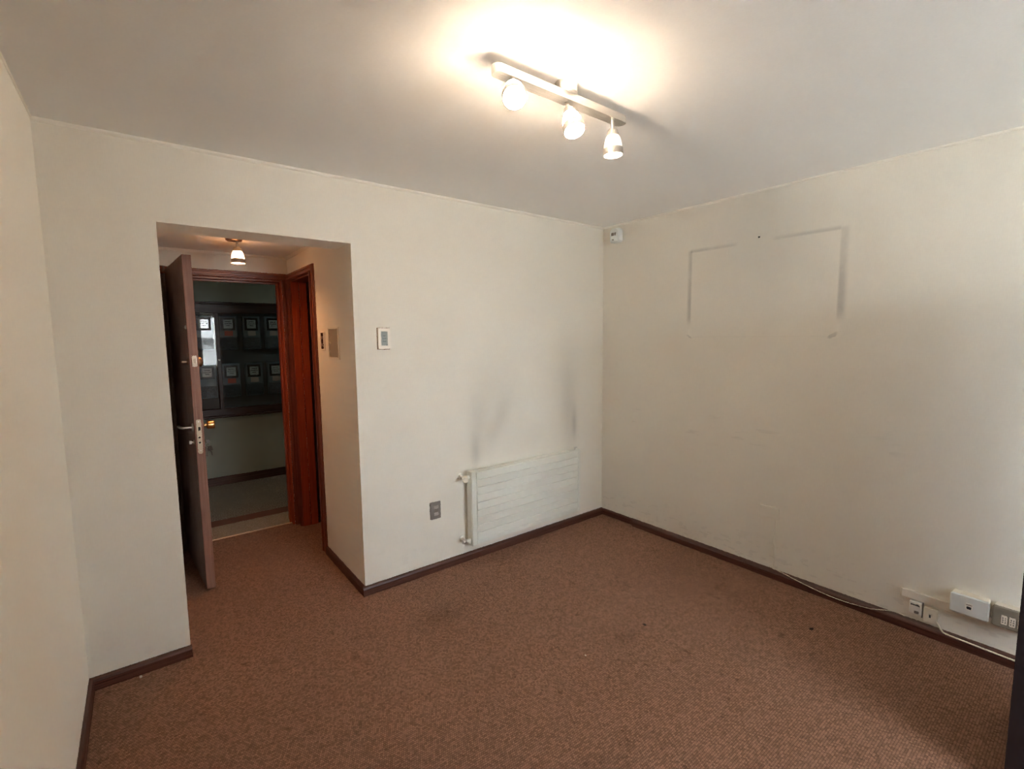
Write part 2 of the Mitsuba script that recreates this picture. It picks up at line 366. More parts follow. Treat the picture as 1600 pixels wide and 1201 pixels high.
# cornice trims
def quarter(r):
    return [(0, 0), (0, -r), (r * .25, -r), (r * .75, -r * .7), (r, -r * .25), (r, 0)]
def cornice(p0, p1, n, z, r):
    m = prism_along(quarter(r), p0, p1, n)
    m.apply_translation([0, 0, z])
    return m
struct('trim_1', 'thin white cornice along the back wall', cornice((0, 0), (X, 0), (0, -1), H, .014), 'm_trim')
struct('trim_2', 'thin white cornice along the right wall', cornice((X, 0), (X, YF), (-1, 0), H, .011), 'm_trim')
struct('trim_3', 'thin white cornice along the left wall', cornice((0, -2.95), (0, 0), (1, 0), H, .006), 'm_wall')
struct('trim_4', 'thin white cornice over the entrance doorway', cornice((XL, D), (XR, D), (0, -1), HH, .018), 'm_trim')
struct('trim_5', 'thin white cornice of the hall right wall', cornice((XR, TB), (XR, D), (-1, 0), HH, .018), 'm_trim')

# ================================================================ ENTRANCE DOOR (door_1)
d1 = struct('door_1', 'dark brown entrance door standing wide open with brass lock')
HX, HY = 0.450, D - .015           # hinge
DA = math.atan2(0.500 - HX, HY - 0.66)     # leaf turned a little off the wall's normal
DW, DT, DZ0, DZ1 = 0.765, 0.046, 0.008, 2.016
def on_door(m):
    "leaf coordinates (s along the leaf from the hinge, t through it towards the hall, z) -> world"
    v = m.vertices
    s, t = v[:, 0], v[:, 1]
    dx, dy = math.sin(DA), -math.cos(DA)
    w = np.c_[HX + s * dx + t * math.cos(DA), HY + s * dy + t * math.sin(DA), v[:, 2]]
    m2 = trimesh.Trimesh(w, m.faces, process=False)
    if np.linalg.det([[dx, math.cos(DA)], [dy, math.sin(DA)]]) < 0:
        m2.invert()
    return m2
put('leaf', on_door(rb(0, DW - .006, 0, DT, DZ0, DZ1, .001)), 'm_door_dark', d1)
put('edge_band', on_door(rb(DW - .006, DW, 0, DT, DZ0, DZ1, .0015)), 'm_door_edge', d1, label='paler reddish edge of the open door')
for z in (0.25, 1.0, 1.8):
    put('hinge', on_door(cyl((-.004, .004, z), (-.004, .004, z + .09), .006, 12)), 'm_brass', d1)
ES = DW                                              # s of the latch edge face
def edge_plate(t0, t1, z0, z1, th=.0015):
    return on_door(rb(ES, ES + th, t0, t1, z0, z1, .0006))
lp = put('lock_plate', on_door(slab(sbox(.0085, .853, .0335, 1.058).buffer(-.008).buffer(.008), 'x', ES, ES + .002)), 'm_lockplate', d1)
put('latch_bolt', on_door(rb(ES + .002, ES + .004, .017, .028, .992, 1.013, .0008)), 'm_hole', lp)
for z in (.950, .920):
    put('bolt_hole', on_door(aim(lathe([(0, 0), (.0055, 0), (.0055, .0012), (0, .0012)], 14), (ES + .002, .020, z), (1, 0, 0))), 'm_hole', lp)
for z in (.871, 1.045):
    put('screw', on_door(aim(lathe([(0, 0), (.004, 0), (.003, .0012), (0, .0014)], 14), (ES + .002, .021, z), (1, 0, 0))), 'm_silver', lp)
# lever handle on the hidden-side face (t < 0), knob on the hall-side face (t > DT)
lv = put('lever_handle', on_door(join(cyl((ES - .055, 0, 1.008), (ES - .055, -.052, 1.008), .0075), tube([(ES - .055, -.050, 1.008), (ES - .075, -.056, 1.008), (ES - .11, -.060, 1.007), (ES - .165, -.060, 1.004)], .0085, 12))), 'm_silver', d1, smooth=40)
put('rosette', on_door(aim(lathe([(0, 0), (.024, 0), (.024, .004), (.020, .007), (0, .007)], 24), (ES - .055, 0, 1.008), (0, -1, 0))), 'm_silver', lv, smooth=40)
kn = put('knob', on_door(aim(lathe([(0, 0), (.009, 0), (.009, .022), (.014, .026), (.022, .027), (.0245, .031), (.0235, .056), (.0245, .060), (.021, .064), (0, .064)], 28), (ES - .055, DT, 1.012), (0, 1, 0))), 'm_brass', d1, smooth=35)
put('rosette', on_door(aim(lathe([(0, 0), (.025, 0), (.025, .004), (.020, .008), (0, .008)], 24), (ES - .055, DT, 1.012), (0, 1, 0))), 'm_brass', kn, smooth=40)
put('thumb_turn', on_door(join(aim(lathe([(0, 0), (.014, 0), (.014, .004), (.006, .006), (.006, .014), (0, .014)], 20), (ES - .055, 0, .917), (0, -1, 0)), rb(ES - .060, ES - .050, -.026, -.012, .906, .928, .002))), 'm_silver', d1, smooth=40)
put('lock_cylinder', on_door(aim(lathe([(0, 0), (.0125, 0), (.0125, .004), (.009, .006), (0, .006)], 20), (ES - .055, DT, .912), (0, 1, 0))), 'm_bronze', d1, smooth=40)
ul = put('upper_lock', on_door(rb(ES, ES + .003, .012, .037, 1.372, 1.437, .002)), 'm_offwhite', d1, label='pale upper lock plate on the door edge')
put('lock_slot', on_door(rb(ES + .003, ES + .0036, .018, .031, 1.392, 1.418, .0003)), 'm_cream_dark', ul)
put('upper_knob', on_door(aim(lathe([(0, 0), (.030, 0), (.030, .010), (.024, .020), (.010, .024), (0, .024)], 26), (ES - .040, DT, 1.398), (0, 1, 0))), 'm_bronze', d1, smooth=35)
put('upper_turn', on_door(join(aim(lathe([(0, 0), (.018, 0), (.018, .006), (.010, .010), (0, .010)], 22), (ES - .040, 0, 1.400), (0, -1, 0)), rb(ES - .046, ES - .034, -.034, -.009, 1.395, 1.406, .002))), 'm_bronze', d1, smooth=35)
put('peephole', on_door(aim(lathe([(0, 0), (.012, 0), (.012, .004), (.006, .008), (0, .008)], 20), (ES - .03, 0, 1.602), (0, -1, 0))), 'm_silver', d1, smooth=40)
# door frame round the entrance opening: casing boards with a stepped moulding
def casing_v(x0, x1, z1, inner):
    s = 1 if inner > 0 else -1
    return join(rb(x0, x1, D - .012, D, 0, z1, .002), rb(*( (x1 - .020, x1 - .004) if s > 0 else (x0 + .004, x0 + .020)), D - .020, D - .011, 0, z1 - .004, .003), rb(*((x0 + .004, x0 + .018) if s > 0 else (x1 - .018, x1 - .004)), D - .017, D - .011, 0, z1 - .004, .003))
put('casing', casing_v(XL + .001, EX0, 2.040, 1), 'm_door_dark', d1)  # hinge-side casing in the dark leaf wood, standing for the shadow of the open leaf
put('casing', casing_v(EX1, XR - .001, 2.028, -1), 'm_casing_z', d1)
put('head_casing', join(rb(XL + .017, XR - .001, D - .014, D, EZ, 2.036, .002), rb(XL + .02, XR - .003, D - .022, D - .012, EZ + .003, EZ + .017, .003), rb(XL + .02, XR - .003, D - .018, D - .012, 2.018, 2.034, .003)), 'm_redwood_x', d1)
put('jamb', rb(EX1 - .014, EX1, D, YC0 + .005, 0.001, EZ, .001), 'm_redwood_z', d1)
put('jamb', rb(EX0, EX0 + .014, D + .012, YC0 + .005, 0.001, EZ, .001), 'm_door_dark', d1)  # hinge-side jamb darkened the same way, leaf shadow put into its wood tone
put('head_jamb', rb(EX0 + .014, EX1 - .014, D, YC0 + .005, EZ - .014, EZ, .001), 'm_redwood_x', d1)
put('stop', rb(EX1 - .028, EX1 - .014, D + .055, D + .075, 0.001, EZ - .014, .002), 'm_redwood_z', d1)
put('stop', rb(EX0 + .014, EX1 - .028, D + .055, D + .075, EZ - .028, EZ - .014, .002), 'm_redwood_x', d1)
put('stop', rb(EX0 + .014, EX0 + .028, D + .055, D + .075, 0.001, EZ - .028, .002), 'm_redwood_z', d1)

# bunch of keys hanging from the lock cylinder
ky = thing('key_ring', 'bunch of small keys hanging from the lock of the open entrance door', 'keys')
kx, kyy, kz = on_door(trimesh.Trimesh([[ES - .055, DT + .012, .905]], [[0, 0, 0]], process=False)).vertices[0]
def ring(c, R, r, tilt):
    m = trimesh.creation.torus(R, r, major_sections=28, minor_sections=8)
    m.apply_transform(trimesh.transformations.rotation_matrix(math.pi / 2, [1, 0, 0]))
    m.apply_transform(trimesh.transformations.rotation_matrix(tilt, [0, 0, 1]))
    m.apply_translation(c)
    return m
def key_mesh(c, ang, tilt):
    bow = sbox(-.010, -.020, .010, 0).buffer(.004).difference(Polygon([(-.004, -.004), (.004, -.004), (.004, -.009), (-.004, -.009)]))
    blade = Polygon([(-.004, -.022), (.004, -.022), (.004, -.052), (.001, -.056), (-.004, -.052), (-.002, -.046), (-.004, -.042), (-.002, -.036), (-.004, -.032)])
    m = slab(bow.union(blade), 'y', -.0011, .0011)
    m.apply_transform(trimesh.transformations.rotation_matrix(ang, [0, 1, 0]))
    m.apply_transform(trimesh.transformations.rotation_matrix(tilt, [0, 0, 1]))
    m.apply_translation(c)
    return m
put('ring', ring((kx + .008, kyy, kz - .018), .014, .0012, .5), 'm_silver', ky, smooth=True)
put('key', join(cyl((kx - .022, kyy, kz + .007), (kx + .006, kyy, kz + .007), .0035, 8), trimesh.Trimesh(slab(Polygon([(0, -.012), (.016, -.010), (.018, 0), (.016, .010), (0, .012)]), 'y', -.0012, .0012).vertices + [kx + .004, kyy, kz + .007], slab(Polygon([(0, -.012), (.016, -.010), (.018, 0), (.016, .010), (0, .012)]), 'y', -.0012, .0012).faces, process=False)), 'm_keys', ky)
put('key', key_mesh((kx + .006, kyy, kz - .030), .10, .35), 'm_keys', ky)
put('key', key_mesh((kx + .016, kyy - .003, kz - .028), -.25, -.4), 'm_keys', ky)

# ================================================================ DOORWAY IN THE HALL'S RIGHT WALL (door_2)
d2 = struct('door_2', 'narrow red-brown doorway in the right wall of the hall')
def casing_h(y0, y1, inner):
    a, b = (y1 - .020, y1 - .004) if inner > 0 else (y0 + .004, y0 + .020)
    c, d = (y0 + .004, y0 + .018) if inner > 0 else (y1 - .018, y1 - .004)
    return join(rb(XR - .012, XR, y0, y1, 0, 2.030, .002), rb(XR - .020, XR - .011, a, b, 0, 2.026, .003), rb(XR - .017, XR - .011, c, d, 0, 2.026, .003))
put('casing', casing_h(.712, DY0 + .004, 1), 'm_casing_z', d2)
put('casing', casing_h(DY1 - .004, D - .021, -1), 'm_casing_z', d2)
put('head_casing', join(rb(XR - .014, XR, .716, D - .021, DZ - .004, 2.032, .002), rb(XR - .022, XR - .012, .720, D - .021, DZ, DZ + .016, .003), rb(XR - .018, XR - .012, .720, D - .021, 2.012, 2.029, .003)), 'm_redwood_y', d2)
put('jamb', rb(XR, XR + .055, DY1 - .016, DY1, 0.001, DZ, .002), 'm_redwood_z', d2)
put('jamb', rb(XR + .059, XR + .112, DY1 - .022, DY1, 0.001, DZ, .002), 'm_redwood_z', d2)
put('jamb', rb(XR, XR + .16, DY0, DY0 + .014, 0.001, DZ, .002), 'm_redwood_z', d2)
put('head_jamb', rb(XR, XR + .112, DY0 + .014, DY1 - .022, DZ - .016, DZ, .002), 'm_redwood_y', d2)
put('gap_shade', rb(XR + .112, XR + .16, DY1 - .004, DY1 + .001, 0.001, DZ, .0005), 'm_closet_shade', d2)  # dark strip painted in for the unlit gap beyond the jamb
put('leaf', rb(XR + .165, XR + .72, D - .068, D - .030, .008, 1.965, .002), 'm_closet_shade', d2, label='door leaf opened into the small room, its shade put into the colour')
put('latch', rb(XR + .045, XR + .10, DY0 + .014, DY0 + .028, 1.945, 1.957, .002), 'm_offwhite', d2, label='small pale catch at the top of the doorway')

# switch and meter box on that wall
sw = thing('light_switch', 'narrow dark switch plate with three keys on the hall wall', 'light switch')
put('plate', rb(XR - .009, XR, .545, .612, 1.452, 1.574, .003), 'm_offwhite', sw)
put('insert', rb(XR - .011, XR - .008, .556, .601, 1.460, 1.566, .001), 'm_switch', sw)
for z in (1.487, 1.534):
    put('key', rb(XR - .0145, XR - .010, .560, .597, z - .010, z + .010, .002), 'm_switch_key', sw)
eb = thing('electrical_panel', 'flush grey-brown electrical box cover with a pale frame on the hall wall', 'electrical panel')
put('frame', slab(sbox(.262, 1.398, .462, 1.598).difference(sbox(.275, 1.410, .452, 1.588)), 'x', XR - .007, XR), 'm_cream', eb)
dd = put('door', rb(XR - .003, XR, .276, .451, 1.411, 1.587, .0008), 'm_panelgrey', eb)
put('catch', aim(lathe([(0, 0), (.007, 0), (.006, .004), (0, .005)], 16), (XR - .003, .430, 1.50), (-1, 0, 0)), 'm_cream', dd)
put('rib', rb(XR - .0045, XR - .0025, .284, .443, 1.568, 1.572, .0005), 'm_panelgrey', dd)
put('rib', rb(XR - .0045, XR - .0025, .284, .443, 1.426, 1.430, .0005), 'm_panelgrey', dd)

# ================================================================ SPOTLIGHTS
def glow(rad):
    return {'type': 'area', 'radiance': {'type': 'rgb', 'value': [float(v) for v in rad]}}
WARM = np.array([1.0, 0.77, 0.56])
ORANGE = np.array([1.0, 0.47, 0.20])

def spot_head(parent, pivot, axis, shade_rad, mouth_rad, size=1.0, recess=0.0):
    "one spot: stem at the pivot, metal neck, frosted glass cone, metal ring, glowing mouth; axis points to the mouth"
    pivot, axis = np.array(pivot, float), np.array(axis, float) / np.linalg.norm(axis)
    A = lambda prof: aim(lathe([(r * size, z * size) for r, z in prof], 28), pivot, axis)
    k = put('spot_head', A([(0, 0), (.0055, 0), (.0065, .026), (.016, .030), (.021, .046), (.0215, .050), (0, .050)]), 'm_steel', parent, smooth=35)
    scene[free(k + '__frosted_glass')] = mikit.ply(A([(.0200, .048), (.0255, .060), (.0300, .076), (.0315, .092), (.0300, .092), (.0285, .076), (.024, .060), (.018, .049)]), 'm_frosted', smooth=35, emitter=glow(shade_rad))
    put('rim', A([(.0312, .0905), (.0335, .0915), (.0338, .1125), (.0322, .113), (.0322, .0915)]), 'm_steel', k, smooth=35)
    scene[k + '__bulb'] = mikit.ply(A([(.0320, .1070 - recess), (.022, .1095 - recess), (0, .1105 - recess)]), 'm_frosted', smooth=35, emitter=glow(mouth_rad))
    return k

cl = thing('ceiling_light', 'brushed metal bar with three lit spot heads on the ceiling', 'ceiling light')
BX0, BX1, BY, BZ = 1.195, 1.822, -1.425, 2.340
bar = sbox(BX0 + .022, BY - .001, BX1 - .022, BY + .001).buffer(.021, quad_segs=8)
put('bar', slab(bar, 'z', BZ, BZ + .026), 'm_steel', cl)
put('canopy', aim(lathe([(0, 0), (.036, 0), (.040, .004), (.040, .036), (0, .036)], 36), (1.51, BY, BZ + .024), (0, 0, 1)), 'm_steel', cl, smooth=35)
HEADS = [((1.755, -1.425, BZ), (0.02, -0.03, -1), 0.006, 0.25), ((1.512, -1.425, BZ), (-0.10, -0.45, -1), 1.0, 1.0), ((1.270, -1.425, BZ), (-0.40, -0.62, -0.80), 0.8, 1.0)]
for pv, ax, s_, m_ in HEADS:
    spot_head(cl, pv, ax, LAMP * GLASS * s_ * WARM, LAMP * MOUTH * m_ * WARM, 1.12)

hl = thing('ceiling_spotlight', 'single lit spotlight hanging under the hall ceiling in the passage', 'ceiling light')
put('canopy', aim(lathe([(0, 0), (.040, 0), (.047, .005), (.050, .022), (0, .022)], 30), (.790, .807, HH - .022), (0, 0, 1)), 'm_bronze', hl, smooth=35)
spot_head(hl, (.806, .807, HH - .022), (0.0, -0.02, -1), HALL * 18.0 * ORANGE, HALL * 340.0 * ORANGE, 1.20, recess=.013)

# ================================================================ RADIATOR
rd = thing('radiator', 'white panel radiator with horizontal ribs low on the back wall near the corner', 'radiator')
RX0, RX1, RZ0, RZ1, RY = 1.945, 2.972, .128, .640, -.092
put('body', join(rb(RX0 + .012, RX1 - .012, RY + .010, -.028, RZ0 + .012, RZ1 - .008, .002)), 'm_rad_gap', rd)
put('backplate', rb(RX0 + .035, RX1 - .030, -.026, -.016, RZ0 + .02, RZ1 - .02, .001), 'm_rad_gap', rd)
n = 9
z0, z1 = RZ0 + .036, RZ1 - .010
for i in range(n):
    a, b = z0 + (z1 - z0) * i / n, z0 + (z1 - z0) * (i + 1) / n
    put('rib', rb(RX0 + .044, RX1 - .030, RY, RY + .012, a + .0009, b - .0009, .0022), 'm_radiator', rd)
put('bottom_rail', rb(RX0 + .044, RX1 - .030, RY + .004, RY + .014, RZ0 + .004, z0 - .001, .002), 'm_radiator', rd)
put('side_panel', rb(RX0, RX0 + .042, RY - .001, -.030, RZ0, RZ1, .006), 'm_radiator', rd)
put('side_panel', rb(RX1 - .028, RX1, RY - .001, -.030, RZ0, RZ1, .006), 'm_radiator', rd)
put('top_grille', join(*[rb(RX0 + .05 + i * .0305, RX0 + .05 + i * .0305 + .022, RY + .018, -.036, RZ1 - .009, RZ1 - .004, .001) for i in range(29)]), 'm_radiator', rd)
put('bracket', rb(RX0 + .10, RX0 + .13, -.020, 0, RZ0 + .03, RZ1 - .03, .001), 'm_rad_gap', rd)
put('bracket', rb(RX1 - .13, RX1 - .10, -.020, 0, RZ0 + .03, RZ1 - .03, .001), 'm_rad_gap', rd)
put('air_vent', join(cyl((RX1 - .03, -.055, RZ1 - .012), (RX1 - .03, -.055, RZ1 + .010), .009, 14), cyl((RX1 - .03, -.055, RZ1 + .004), (RX1 - .005, -.055, RZ1 + .010), .005, 12)), 'm_silver', rd)
v1 = put('valve', join(cyl((RX0 + .004, -.060, .600), (RX0 - .040, -.060, .600), .012, 18), cyl((RX0 - .028, -.060, .600), (RX0 - .028, -.002, .600), .0095, 16)), 'm_white', rd, smooth=35)
put('valve_knob', aim(lathe([(0, 0), (.016, 0), (.020, .006), (.018, .024), (.021, .044), (.016, .050), (0, .050)], 24), (RX0 - .028, -.060, .600), (-.55, -1, 0)), 'm_cream', v1, smooth=35)
put('wall_rosette', aim(lathe([(0, 0), (.022, 0), (.020, .005), (.012, .007), (0, .007)], 24), (RX0 - .028, 0, .600), (0, -1, 0)), 'm_white', v1, smooth=35)
v2 = put('return_valve', join(cyl((RX0 + .004, -.060, .166), (RX0 - .038, -.060, .166), .012, 18), cyl((RX0 - .026, -.060, .166), (RX0 - .026, -.002, .166), .0095, 16), cyl((RX0 + .006, -.060, .150), (RX0 - .012, -.060, .150), .010, 14)), 'm_white', rd, smooth=35)
put('valve_cap', aim(lathe([(0, 0), (.014, 0), (.014, .016), (.010, .022), (0, .022)], 20), (RX0 - .034, -.060, .166), (-1, -.2, 0)), 'm_silver', v2, smooth=35)
put('wall_rosette', aim(lathe([(0, 0), (.022, 0), (.020, .005), (.012, .007), (0, .007)], 24), (RX0 - .026, 0, .166), (0, -1, 0)), 'm_white', v2, smooth=35)

# ================================================================ SMALL THINGS ON THE BACK WALL
th = thing('thermostat', 'small white framed thermostat with grey display on the back wall', 'thermostat')
put('frame', slab(sbox(1.374, 1.464, 1.448, 1.585).buffer(-.004).buffer(.004).difference(sbox(1.391, 1.483, 1.431, 1.566)), 'y', -.016, -.003), 'm_offwhite', th)
put('backplate', rb(1.371, 1.451, -.004, 0, 1.461, 1.588, .001), 'm_bronze', th)
ds = put('display', rb(1.390, 1.432, -.013, -.003, 1.482, 1.567, .001), 'm_lcd', th)
for i, (a, b, z) in enumerate(((1.404, 1.420, 1.540), (1.400, 1.426, 1.524), (1.398, 1.424, 1.508))):
    put('marking', rb(a, b, -.0136, -.0128, z - .002, z + .002, 0), 'm_lcd_mark', ds)
put('corner_button', rb(1.424, 1.430, -.0142, -.0128, 1.485, 1.491, .0004), 'm_lcd_mark', ds)

so = thing('wall_socket', 'grey two-module socket plate low on the back wall left of the radiator', 'power socket')
put('plate', rb(1.681, 1.758, -.010, 0, .353, .467, .003), 'm_greyplate', so)
for z in (.433, .388):
    k = put('module', rb(1.706, 1.739, -.0135, -.0095, z - .011, z + .011, .0015), 'm_greybutton', so)
    for dx in (-.009, 0, .009):
        put('pin_hole', aim(lathe([(0, 0), (.0018, 0), (.0018, .0004), (0, .0004)], 10), (1.7225 + dx, -.0135, z), (0, -1, 0)), 'm_greyplate', k)

# ================================================================ THINGS ON THE RIGHT WALL
ms = thing('motion_sensor', 'white corner motion sensor just under the ceiling in the far corner', 'motion sensor')
sx0 = X - .058
body = slab(Polygon([(-.202, 2.268), (-.194, 2.256), (-.116, 2.256), (-.104, 2.268), (-.104, 2.345), (-.124, 2.366), (-.184, 2.366), (-.202, 2.345)]), 'x', sx0 + .014, X - .008)
front = trimesh.Trimesh([[X - .044, y, z] for y, z in ((-.202, 2.268), (-.194, 2.256), (-.116, 2.256), (-.104, 2.268), (-.104, 2.345), (-.124, 2.366), (-.184, 2.366), (-.202, 2.345))] + [[sx0, y, z] for y, z in ((-.196, 2.276), (-.190, 2.266), (-.130, 2.266), (-.122, 2.276), (-.122, 2.336), (-.136, 2.352), (-.180, 2.352), (-.196, 2.336))], process=False).convex_hull
put('housing', join(body, front), 'm_cool_white', ms)
ln = put('lens', rb(sx0 - .004, sx0 + .002, -.176, -.130, 2.306, 2.330, .003), 'm_greyplate', ms)
put('lens_rib', rb(sx0 - .006, sx0 - .003, -.164, -.160, 2.306, 2.331, .001), 'm_cool_white', ln)
put('indicator', rb(sx0 - .003, sx0 + .001, -.156, -.140, 2.272, 2.280, .001), 'm_greyplate', ms)
put('wall_bracket', rb(X - .010, X, -.190, -.126, 2.275, 2.345, .002), 'm_cool_white', ms)

na = thing('nail', 'small dark nail above the outline of the removed picture', 'nail')
put('head', aim(lathe([(0, 0), (.0016, 0), (.0016, .010), (.0055, .0105), (.0050, .0125), (0, .013)], 14), (X, -1.256, 2.118), (-1, 0, 0)), 'm_hole', na, smooth=40)

bp = thing('blank_wall_plate', 'wall-coloured blank cover plate above the painted cable on the right wall', 'cover plate')
put('plate', rb(X - .011, X, -1.442, -1.326, .383, .452, .002), 'm_wall', bp)
pc = tag(put('painted_cable', tube([(X - .002, -1.419, .384), (X - .0035, -1.421, .30), (X - .0035, -1.418, .20), (X - .0035, -1.427, .12), (X - .003, -1.421, .085), (X - .003, -1.424, .058)], .0044, 10), 'm_wall', smooth=True), 'cable painted over in wall colour below the blank cover plate', 'cable')
ct = tag(put('thin_cord', tube([(X - .010, -1.424, .061), (X - .0165, -1.50, .0560), (X - .0245, -1.58, .046), (X - .0255, -1.68, .033), (X - .0255, -1.80, .027), (X - .0255, -1.88, .033), (X - .024, -1.95, .044), (X - .014, -2.00, .0575), (X - .009, -2.08, .0605)], .0021, 8), 'm_cream_dark', smooth=True), 'thin cord sagging over the face of the right baseboard', 'cord')

tr = thing('cable_trunking', 'wall-coloured cable trunking running to the socket boxes low on the right wall', 'cable trunking')
TZ = lambda y: .188 + (y + 2.06) * -.006
put('base', rb(X - .013, X, -2.62, -2.062, .171, .207, .001), 'm_wall', tr)
put('cover', join(rb(X - .019, X - .012, -2.62, -2.060, .169, .209, .002)), 'm_wall', tr)
put('end_cap', rb(X - .020, X, -2.064, -2.058, .168, .210, .001), 'm_cream_dark', tr)

pj = thing('telephone_socket', 'small white telephone socket with a dark slot under the end of the trunking', 'telephone socket', 'telephone sockets under the trunking')
put('body', rb(X - .026, X, -2.147, -2.098, .098, .163, .003), 'm_white', pj)
put('dark_slot', rb(X - .0268, X - .0255, -2.140, -2.104, .143, .149, .0003), 'm_ink', pj)
put('dark_slot', rb(X - .0268, X - .0255, -2.135, -2.125, .149, .152, .0003), 'm_ink', pj)
put('jack', rb(X - .0272, X - .0255, -2.137, -2.119, .103, .117, .0005), 'm_greyplate', pj)
put('side_cover', rb(X - .020, X, -2.151, -2.146, .088, .163, .001), 'm_greyplate', pj)

pj2 = thing('telephone_socket', 'cream telephone socket from which the white cable leaves, right of the slotted one', 'telephone socket', 'telephone sockets under the trunking')
put('body', rb(X - .022, X, -2.207, -2.153, .073, .153, .003), 'm_cream', pj2)
k = put('jack', rb(X - .0232, X - .0215, -2.189, -2.175, .112, .126, .0005), 'm_cream_dark', pj2)
put('jack_hole', rb(X - .0238, X - .0230, -2.184, -2.177, .105, .120, .0003), 'm_ink', k)

wc = tag(put('white_cable', tube([(X - .012, -2.200, .090), (X - .020, -2.213, .086), (X - .025, -2.222, .070), (X - .0265, -2.232, .058), (X - .0275, -2.262, .052), (X - .028, -2.33, .050), (X - .028, -2.42, .047), (X - .028, -2.50, .046), (X - .028, -2.62, .048)], .0042, 12), 'm_cream', smooth=True), 'cream cable curving from the telephone socket down along the right baseboard', 'cable')

nb = thing('network_socket_box', 'white surface box with one network jack on the trunking', 'network socket')
put('backbox', rb(X - .052, X, -2.386, -2.256, .198, .287, .005), 'm_cream', nb)
put('cover', rb(X - .062, X - .050, -2.389, -2.253, .194, .290, .006), 'm_cool_white', nb)
k = put('jack', rb(X - .0655, X - .061, -2.334, -2.308, .228, .258, .0015), 'm_white', nb)
put('jack_hole', rb(X - .0662, X - .0648, -2.330, -2.314, .231, .243, .0003), 'm_ink', k)
put('label_strip', rb(X - .0662, X - .0648, -2.331, -2.311, .248, .254, .0003), 'm_sticker', k)

pb = thing('power_socket_box', 'putty grey surface box with white socket modules at the right end of the trunking', 'power socket')
put('backbox', rb(X - .050, X, -2.535, -2.402, .198, .287, .005), 'm_cream_dark', pb)
put('cover', rb(X - .060, X - .048, -2.540, -2.398, .192, .290, .006), 'm_putty', pb)
for y in (-2.438, -2.464, -2.490):
    k = put('module', rb(X - .0635, X - .059, y - .010, y + .010, .210, .254, .002), 'm_offwhite', pb)
    for z in (.222, .232, .242):
        for dy in (-.004, .004):
            put('pin_hole', rb(X - .0642, X - .0632, y + dy - .0017, y + dy + .0017, z - .0022, z + .0022, .0002), 'm_ink', k)

# ================================================================ METER CABINET IN THE CORRIDOR
mc = thing('meter_cabinet', 'dark wooden glass-fronted cabinet of electricity meters in the corridor', 'cabinet')
CX0, CX1, CZ0, CZ1, CY = -.02, 2.04, .745, 1.888, 3.03
put('back_panel', rb(CX0, CX1, YC1 - .012, YC1, CZ0, CZ1, .001), 'm_cab_inside', mc)
put('frame_rail', rb(CX0, CX1, CY, YC1 - .012, 1.800, CZ1, .003), 'm_cab_frame', mc)
put('frame_rail', rb(CX0, CX1, CY, YC1 - .012, CZ0, .815, .003), 'm_cab_frame', mc)
put('frame_stile', rb(CX0, CX0 + .05, CY, YC1 - .012, .815, 1.800, .003), 'm_cab_frame', mc)
put('frame_stile', rb(CX1 - .05, CX1, CY, YC1 - .012, .815, 1.800, .003), 'm_cab_frame', mc)
put('frame_stile', rb(.897, .932, CY, YC1 - .012, .815, 1.800, .003), 'm_cab_frame', mc)
put('top_moulding', rb(CX0 - .015, CX1 + .015, CY - .018, YC1, CZ1, CZ1 + .022, .004), 'm_cab_frame', mc)
put('bottom_moulding', rb(CX0 - .015, CX1 + .015, CY - .014, YC1, CZ0 - .022, CZ0, .004), 'm_cab_frame', mc)
for a, b in ((CX0 + .05, .897), (.932, CX1 - .05)):
    v = np.array([[a, CY + .012, .815], [b, CY + .012, .815], [b, CY + .012, 1.8], [a, CY + .012, 1.8]])
    put('glass_pane', trimesh.Trimesh(v, [[0, 1, 2], [0, 2, 3]], process=False), 'm_glass', mc)
put('lock', aim(lathe([(0, 0), (.009, 0), (.009, .005), (0, .006)], 18), (.915, CY, 1.32), (0, -1, 0)), 'm_silver', mc)
cols = [.802, 1.016, 1.230, 1.442]
WHERE = {(.802, 0): 'behind the left pane, upper row, left of the upright', (1.016, 0): 'upper row, first right of the upright', (1.230, 0): 'upper row, second right of the upright', (1.442, 0): 'upper row, beside the door frame',
         (.802, 1): 'behind the left pane, lower row, left of the upright', (1.016, 1): 'lower row, first right of the upright', (1.230, 1): 'lower row, second right of the upright', (1.442, 1): 'lower row, beside the door frame'}
back = YC1 - .012
